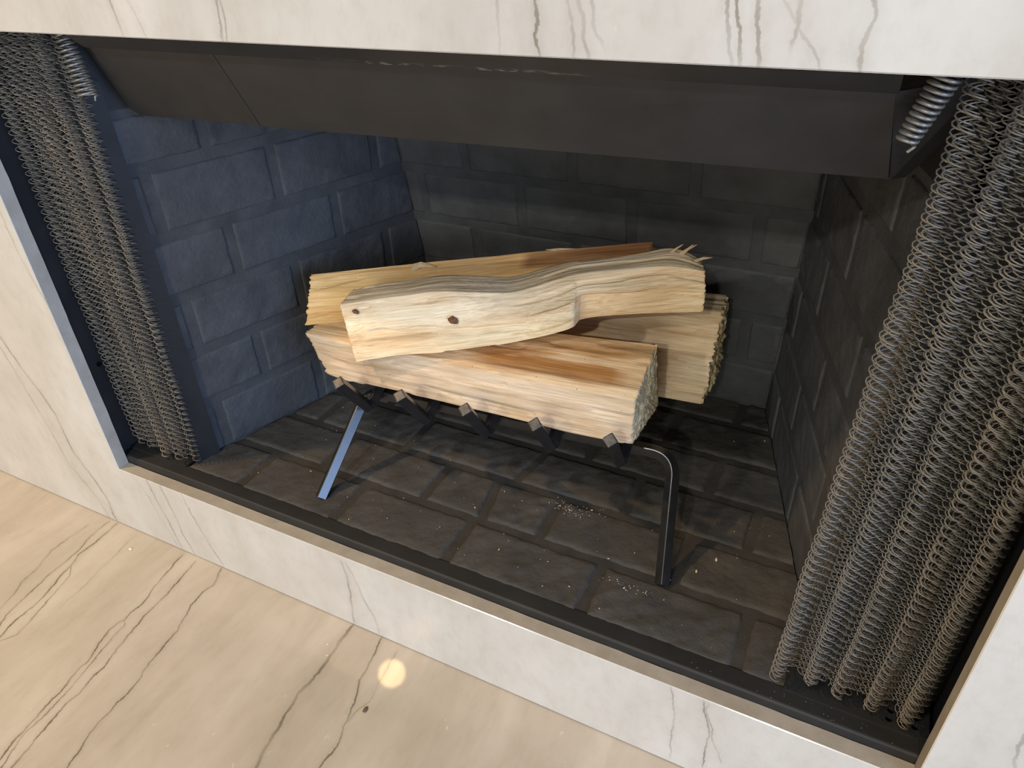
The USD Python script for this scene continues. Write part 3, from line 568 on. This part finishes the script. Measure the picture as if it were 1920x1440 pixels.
GROUP = 'split logs on the grate'
def log(label, stations, tones, seed, nu=190, nv=150, amp=(.0016, .0007), ragged=(.003, .003), paint=None, corner=.10, lump=.0020):
    """A split log: stations = [(t, corner points)], corners in order round the log; tones = colour at each corner, blended round."""
    ts = [s[0] for s in stations]; P = np.array([s[1] for s in stations], float)
    t = np.linspace(0, 1, nu); Q = catmull(ts, P, t)                         # nu, k, 3
    k = Q.shape[1]
    per = np.linalg.norm(np.roll(Q, -1, 1) - Q, axis=2).mean(0); cum = np.r_[0, np.cumsum(per)] / per.sum()
    w = np.linspace(0, 1, nv, endpoint=False)
    e = np.clip(np.searchsorted(cum, w, 'right') - 1, 0, k - 1); fr = (w - cum[e]) / (cum[e + 1] - cum[e])
    def ringpts(off):
        ww = (w + off) % 1; ee = np.clip(np.searchsorted(cum, ww, 'right') - 1, 0, k - 1); ff = (ww - cum[ee]) / (cum[ee + 1] - cum[ee])
        return Q[:, ee] * (1 - ff)[None, :, None] + Q[:, (ee + 1) % k] * ff[None, :, None]
    c = corner / nv * 4
    V = sum(ringpts(o) for o in (-c, -c / 2, 0, c / 2, c)) / 5              # softened corners
    ctr = V.mean(1); ax = ctr[-1] - ctr[0]; Lg = np.linalg.norm(ax); ax /= Lg
    out = V - ctr[:, None]; out -= (out @ ax)[..., None] * ax; out /= np.linalg.norm(out, axis=2, keepdims=True)
    tang = np.roll(V, -1, 1) - np.roll(V, 1, 1); nrm = np.cross(tang, ax); nrm /= np.linalg.norm(nrm, axis=2, keepdims=True)
    nrm *= np.sign((nrm * out).sum(2))[..., None]
    ang = w * 2 * np.pi; R = per.sum() / (2 * np.pi)
    cx, cy = np.cos(ang) * R, np.sin(ang) * R
    tl = t[:, None] * Lg + 0 * ang[None]
    bend = .006 * (noise(np.stack([tl * 9, cx[None] * 22 + 0 * tl, cy[None] * 22 + 0 * tl], -1), seed + 3) - .5)
    def gr_n(sx, sc, o, sd): return fbm(np.stack([tl * sx, (cx[None] + bend) * sc, (cy[None] + bend) * sc], -1), o, sd)
    d = lump * 2 * (gr_n(6, 26, 3, seed) - .5) + amp[0] * 2 * (gr_n(7, 150, 3, seed + 1) - .5)
    rid = gr_n(5, 330, 3, seed + 2); d += amp[1] * 2 * (rid - .5)
    stepn = gr_n(9, 80, 2, seed + 5); d -= .0018 * np.clip((stepn - .60) / .02, 0, 1) * np.clip((t * 40)[:, None], 0, 1)
    V = V + nrm * d[..., None]
    # torn ends
    z0 = fbm(np.stack([cx * 420, cy * 420, 0 * cx], -1), 4, seed + 7) - .42; z1 = fbm(np.stack([cx * 420, cy * 420, 0 * cx + 9], -1), 4, seed + 8) - .42
    V[0] -= np.outer(np.clip(z0, -.3, 1) * 2 * ragged[0], ax); V[-1] += np.outer(np.clip(z1, -.3, 1) * 2 * ragged[1], ax)
    tone = np.array(tones, float); tv = tone[e] * (1 - fr)[:, None] + tone[(e + 1) % k] * fr[:, None]
    C = np.broadcast_to(tv, V.shape).copy()
    # wandering colour bands along the grain
    wb = gr_n(3, 60, 3, seed + 11)[..., None]; C *= 1 + (wb - .5) * np.array([.22, .34, .50])
    if paint: C = paint(C, t, w, e, fr, V, gr_n)
    v = [V.reshape(-1, 3)]; col = [C.reshape(-1, 3)]
    idx = lambda i, j: i * nv + j % nv
    i, j = np.meshgrid(np.arange(nu - 1), np.arange(nv), indexing='ij')
    f = [np.stack([i * nv + j, i * nv + (j + 1) % nv, (i + 1) * nv + (j + 1) % nv, (i + 1) * nv + j], -1).reshape(-1, 4)]
    n0 = nu * nv; hub = []
    for end, s in ((0, -1), (nu - 1, 1)):                                     # rough sawn or torn ends
        ring, cc = V[end], V[end].mean(0); prev = np.arange(nv) + end * nv; m = 14
        for q in range(1, m + 1):
            r = 1 - q / m
            p = cc + (ring - cc) * max(r, .001)
            rough = (fbm(np.stack([p[:, 1] * 260, p[:, 2] * 260, p[:, 0] * 30], -1), 3, seed + 20 + s) - .5) * .0075 * min(1, q / 2)
            p = p + np.outer(rough * s, ax); v.append(p)
            col.append(np.outer(.8 + .5 * fbm(p * 500, 2, seed), A3(.92, .76, .50)))
            now = n0 + np.arange(nv); n0 += nv
            a, b = prev, np.roll(prev, -1); c2, d2 = np.roll(now, -1), now
            f.append(np.stack([a, b, c2, d2], -1) if s > 0 else np.stack([b, a, d2, c2], -1)); prev = now
        v.append(v[-1].mean(0)[None]); col.append(col[-1][:1]); hub.append((prev, n0, s)); n0 += 1
    v, col, f = np.vstack(v), np.vstack(col), np.vstack(f)
    tri = [f[:, [0, 1, 2]], f[:, [0, 2, 3]]]
    for ring, hb, s in hub:
        nx = np.roll(ring, -1); tri.append(np.c_[ring, nx, np.full(nv, hb)] if s > 0 else np.c_[nx, ring, np.full(nv, hb)])
    tm = trimesh.Trimesh(v, np.vstack(tri), process=False)
    if tm.volume < 0: tm.invert()
    # the log's own frame: x along the grain
    o = ctr[0]; yv = np.cross(A3(0, 0, 1), ax); yv /= np.linalg.norm(yv); zv = np.cross(ax, yv)
    M4 = np.eye(4); M4[0, :3], M4[1, :3], M4[2, :3], M4[3, :3] = ax, yv, zv, o
    inv = lambda p: np.c_[(p - o) @ ax, (p - o) @ yv, (p - o) @ zv]
    tm.vertices = inv(np.array(tm.vertices))
    L = thing('split_log', label, 'firewood log', GROUP, mat4=M4)
    obj(L, 'split_wood', tm, M['wood'], True, tone=np.clip(col, .01, .95))
    return L, inv, V, nrm, w, t

def sliver(L, inv, pts, width, thick, mt='splinter', seed=0, label=None, name='splinter'):
    """A torn sliver of wood: a thin tapering ribbon with thickness along pts."""
    p = np.array(pts, float); n = 9; s = np.linspace(0, 1, n)
    from scipy.interpolate import interp1d
    q = interp1d(np.linspace(0, 1, len(p)), p, axis=0)(s)
    t = np.gradient(q, axis=0); t /= np.linalg.norm(t, axis=1, keepdims=True)
    a = np.cross(t, A3(.45, -.7, .55)); a /= np.linalg.norm(a, axis=1, keepdims=True); b = np.cross(t, a)
    wd = width * (1 - s ** 2 * .9)[:, None] * (1 + .4 * (noise(np.c_[s * 6, s * 0, s * 0 + seed]) - .5))[:, None]
    th = thick * (1 - s * .7)[:, None]
    v = np.stack([q - a * wd, q + b * th, q + a * wd, q - b * th], 1).reshape(-1, 3)
    f = [[i * 4 + j, i * 4 + (j + 1) % 4, i * 4 + 4 + (j + 1) % 4, i * 4 + 4 + j] for i in range(n - 1) for j in range(4)]
    f = [r for x in f for r in ([x[0], x[1], x[2]], [x[0], x[2], x[3]])] + [[0, 2, 1], [0, 3, 2], [n * 4 - 4, n * 4 - 3, n * 4 - 2], [n * 4 - 4, n * 4 - 2, n * 4 - 1]]
    m = trimesh.Trimesh(inv(v), np.array(f), process=False)
    if m.volume < 0: m.invert()
    obj(L, name, m, M[mt], 40, label=label)

def knot(L, inv, at, nrm, r, label):
    """A small raised knot: a ringed button set into the face."""
    at, nrm = A3(*at), A3(*nrm); nrm /= np.linalg.norm(nrm); s = np.cross(nrm, A3(0, 0, 1)); s /= np.linalg.norm(s); u = np.cross(nrm, s)
    rr = np.array([0, .3, .5, .7, .85, 1.0, 1.15]); hh = np.array([.0010, .0006, .0011, .0005, .0010, .0007, -.003])
    th = np.linspace(0, 2 * np.pi, 26, endpoint=False); v = [at + nrm * hh[0]]
    for a, b in zip(rr[1:], hh[1:]):
        R = a * r * (1 + .16 * np.cos(2 * th + .6) + .08 * np.cos(5 * th))
        v += list(at + np.outer(R * np.cos(th) * 1.15, s) + np.outer(R * np.sin(th), u) + nrm * b)
    f = [[0, 1 + j, 1 + (j + 1) % 26] for j in range(26)]
    for q in range(len(rr) - 2):
        for j in range(26):
            a, b, c, d = 1 + q * 26 + j, 1 + q * 26 + (j + 1) % 26, 1 + (q + 1) * 26 + (j + 1) % 26, 1 + (q + 1) * 26 + j
            f += [[a, d, c], [a, c, b]]
    m = trimesh.Trimesh(inv(np.array(v)), np.array(f), process=False)
    if (m.face_normals[0] @ (inv((at + nrm)[None])[0] - inv(at[None])[0])) < 0: m.invert()
    obj(L, 'knot', m, M['knot'], 40, label=label)

PALE, CREAM, GOLD, GREY, TAN = (.80, .63, .42), (.86, .71, .51), (.74, .50, .25), (.64, .54, .42), (.62, .46, .28)

# front log lying in the bend of the bars
def paint3(C, t, w, e, fr, V, g):
    top = (e == 1)
    C = C * np.where((e == 0)[:, None], [[.90, .885, .90]], [[1.06, .98, .88]])[None]
    st = np.clip((g(11, 46, 3, 74) - .46) / .06, 0, 1) * np.clip((t - .5) / .1, 0, 1)[:, None] * np.clip((.97 - t) / .05, 0, 1)[:, None] * (top * np.clip(1.25 - fr * .9, 0, 1) * np.clip(fr * 3.2, 0, 1))[None]
    C = C * (1 - st[..., None]) + np.array([.55, .24, .06]) * st[..., None]
    bk = top[None] * np.clip((fr - .62) / .2, 0, 1)[None] * np.clip((t - .45) / .1, 0, 1)[:, None] * .55
    return C * (1 - bk[..., None]) + np.array([.50, .29, .13]) * bk[..., None]
L3 = log('pale split log lowest and frontmost on the grate, with orange resin stains on top', [
    (0, [(-.222, .152, .140), (-.257, .163, .186), (-.258, .225, .192), (-.222, .235, .140)]),
    (.12, [(-.180, .153, .136), (-.206, .163, .187), (-.205, .228, .199), (-.175, .237, .139)]),
    (.5, [(-.030, .160, .138), (-.042, .169, .190), (-.043, .232, .212), (-.025, .243, .140)]),
    (.8, [(.103, .165, .139), (.095, .174, .193), (.092, .237, .224), (.107, .248, .142)]),
    (1, [(.182, .170, .139), (.180, .178, .195), (.182, .240, .232), (.187, .252, .143)])],
    [(.80, .65, .48), (.83, .67, .48), (.80, .57, .33), TAN], 11, ragged=(.0045, .0016), paint=paint3)

# big log at the back right
L4 = log('broad greyish split log lying behind the front log, sticking out furthest to the right', [
    (0, [(-.165, .275, .122), (-.165, .312, .215), (-.165, .350, .220), (-.165, .365, .124)]),
    (1, [(.226, .306, .119), (.229, .345, .229), (.226, .388, .231), (.228, .400, .125)])],
    [(.88, .70, .49), (.86, .68, .48), (.60, .49, .38), TAN], 23, ragged=(.003, .0055), amp=(.0022, .0010))

# golden log lying on top at the back
def paint1(C, t, w, e, fr, V, g):
    bk = (((e == 1) * 1.0 + (e == 0) * np.clip((fr - .66) / .06, 0, 1))[None] * np.clip((t - .64) / .03, 0, 1)[:, None]) * np.clip(.6 + (g(4, 60, 2, 31) - .4) * 3, 0, 1)
    return C * (1 - bk[..., None]) + np.array([.36, .17, .075]) * bk[..., None]
L1 = log('golden split log on top at the back, reddish bark along its upper edge', [
    (0, [(-.274, .183, .184), (-.284, .222, .241), (-.284, .262, .212), (-.272, .250, .196)]),
    (.5, [(-.070, .247, .217), (-.076, .292, .270), (-.077, .332, .243), (-.070, .325, .228)]),
    (1, [(.140, .310, .250), (.134, .358, .298), (.132, .402, .258), (.138, .392, .2325)])],
    [(.95, .63, .29), (.92, .62, .31), (.72, .45, .22), TAN], 37, ragged=(.0040, .003), paint=paint1)
sliver(*L1[:2], [(.012, .322, .2815), (.030, .324, .2855), (.052, .330, .2870)], .0016, .0009, seed=3)
sliver(*L1[:2], [(-.150, .262, .255), (-.138, .266, .2605), (-.118, .270, .259)], .0042, .002, seed=5)

# pale wavy log leaning across the front of the pile
def paint2(C, t, w, e, fr, V, g):
    up = (e == 3)[None] * 1.0
    C = C * (1 - .5 * up[..., None]) + np.array([.76, .63, .48]) * .5 * up[..., None]
    rec = ((e <= 1))[None] * np.clip((t - .762) / .005, 0, 1)[:, None] * (np.clip((1.02 - t) / .1, 0, 1))[:, None] * .6
    C = C * (1 - rec[..., None]) + np.array([.70, .49, .27]) * rec[..., None]
    return C
S2 = [
(0, [[-.1607, .14, .1793], [-.1748, .15, .212], [-.1907, .162, .2429], [-.1913, .195, .2487]]),
(.27, [[-.0973, .155, .1968], [-.1046, .163, .2315], [-.112, .178, .2607], [-.1288, .208, .2637]]),
(.5, [[-.0336, .172, .2077], [-.0397, .18, .2404], [-.0466, .192, .2729], [-.0541, .224, .2785]]),
(.62, [[.0308, .19, .2243], [.019, .198, .2486], [.0072, .21, .2736], [-.0057, .242, .2766]]),
(.755, [[.0979, .208, .251], [.0948, .216, .2805], [.0823, .232, .2991], [.0798, .264, .3039]]),
(.765, [[.0966, .222, .2497], [.0951, .226, .2804], [.0877, .234, .3005], [.0841, .266, .3044]]),
(.88, [[.1559, .236, .2638], [.1511, .238, .2919], [.143, .248, .311], [.1416, .278, .3159]]),
(.95, [[.194, .245, .2692], [.1916, .248, .2993], [.1876, .256, .3177], [.1818, .286, .3253]]),
(1, [[.2247, .25, .2743], [.2243, .254, .2984], [.2188, .262, .3151], [.2087, .286, .3156]])]
def ledge(t, p):
    a, m_, b, c = [A3(*q) for q in p]
    if .76 < t < .9: m_ = m_ + A3(0, -.007, .001)
    k = m_ + (a - m_) * .07
    if .76 < t < .9: k = k + A3(0, .0085, -.001)
    return [tuple(a), tuple(k), tuple(m_), tuple(b), tuple(c)]
S2 = [(t, ledge(t, p)) for t, p in S2]
S2 = [(t, p + [(p[4][0], p[4][1] + .001, max(p[0][2] + .017, p[4][2] - .055))]) for t, p in S2]
L2 = log('pale wavy split log with a brown knot, leaning across the front of the pile', S2,
    [(.95, .74, .48), (.95, .74, .50), (.95, .76, .53), (.92, .74, .53), (.80, .64, .46), TAN], 53, ragged=(.0008, .002), paint=paint2, nu=320, nv=170, amp=(.0013, .0006), lump=.0016)
knot(*L2[:2], (-.0405, .1772, .2445), (-.05, -.95, .28), .0042, 'reddish brown round knot')
knot(*L2[:2], (-.1655, .1585, .2395), (-.1, -.85, .45), .0026, 'small dark knot')
for k, pts in enumerate([[(.186, .276, .320), (.194, .279, .3275), (.204, .284, .3335)], [(.190, .278, .321), (.197, .279, .330), (.201, .280, .3350)], [(.176, .276, .320), (.184, .279, .328), (.190, .282, .3325)], [(.205, .276, .318), (.213, .279, .3215), (.222, .282, .3225)]]):
    sliver(*L2[:2], pts, (.0019, .0014, .0016, .0017)[k], .0011, seed=20 + k)

# ------------------------------------------------------------------ crumbs of wood
def crumb(sx, sy, sz, seed):
    m = trimesh.creation.icosphere(1, 1.0); v = np.array(m.vertices)
    v *= (.75 + .5 * noise(v * 1.7 + seed, seed))[:, None]; m.vertices = v * [sx, sy, sz]; return m
rng = np.random.default_rng(5)
FLZ = .0125
for k, (x, y, s) in enumerate([(.291, .167, .0030), (.275, .141, .0024), (.251, .117, .0020), (.109, .173, .0016), (.134, .184, .0016), (-.132, .045, .0013), (.020, .170, .0013), (-.236, .098, .0014), (.18, .118, .0013), (.0, .128, .0014), (.21, .085, .0015), (.06, .078, .0016), (.155, .062, .0013), (-.30, .066, .0012), (.30, .41, .0016), (.262, .392, .0014)]):
    c = thing('wood_chip', ['largest orange wood chip on the firebox floor, right of the right grate leg', 'orange wood chip between the largest chip and the foot of the right grate leg', 'pale wood chip touching the foot of the right grate leg'][k] if k < 3 else 'tiny pale wood chip lying on the black firebox floor', 'wood chip', 'wood chips on the firebox floor', loc=(x, y, FLZ + s * .35))
    ci = crumb(s, s * .5, s * .42, k + 1); ci.apply_transform(trimesh.transformations.rotation_matrix(rng.uniform(0, 6), [0, 0, 1]))
    obj(c, 'chip', ci, M['chip'])
specks = []
for k in range(170):
    if k < 60: x, y = .112 + rng.normal(0, .017), .176 + rng.normal(0, .006)
    elif k < 90: x, y = .215 + rng.normal(0, .014), .088 + rng.normal(0, .004)
    else: x, y = rng.uniform(-.33, .34), rng.uniform(.045, .25)
    s = rng.uniform(.0003, .0008); cc = crumb(s, s, s * .6, k); cc.apply_translation((x, y, .0132 + s * .3)); specks.append(cc)
for k in range(26):
    s = rng.uniform(.00018, .00034); cc = crumb(s, s, s * .6, k); cc.apply_translation((rng.uniform(.30, .49), rng.uniform(.02, .036), .0118)); specks.append(cc)
sd = obj(W, 'sawdust', cat(specks), M['dust'], kind='stuff', label='pale sawdust specks scattered over the black firebox floor', category='sawdust')
for k, (x, y, s) in enumerate([(-.497, -.032, .0032), (-.129, -.039, .0013), (-.119, -.052, .0013)]):
    c = thing('stone_crumb', ['larger white crumb on the hearth at the left near the sill', 'tiny white crumb on the hearth beside the thick vein, nearer the sill', 'tiny white crumb on the hearth beside the thick vein, further from the sill'][k], 'crumb', loc=(x, y, SILL + s * .3))
    ci = crumb(s, s * .6, s * .5, 40 + k); obj(c, 'crumb_body', ci, M['crumb'])
c = thing('seed', 'small dark striped seed lying on the hearth in front of the bright spot', 'seed', loc=(-.032, -.091, SILL + .0012))
obj(c, 'seed_husk', crumb(.0022, .0040, .0016, 77), M['seed'], True)
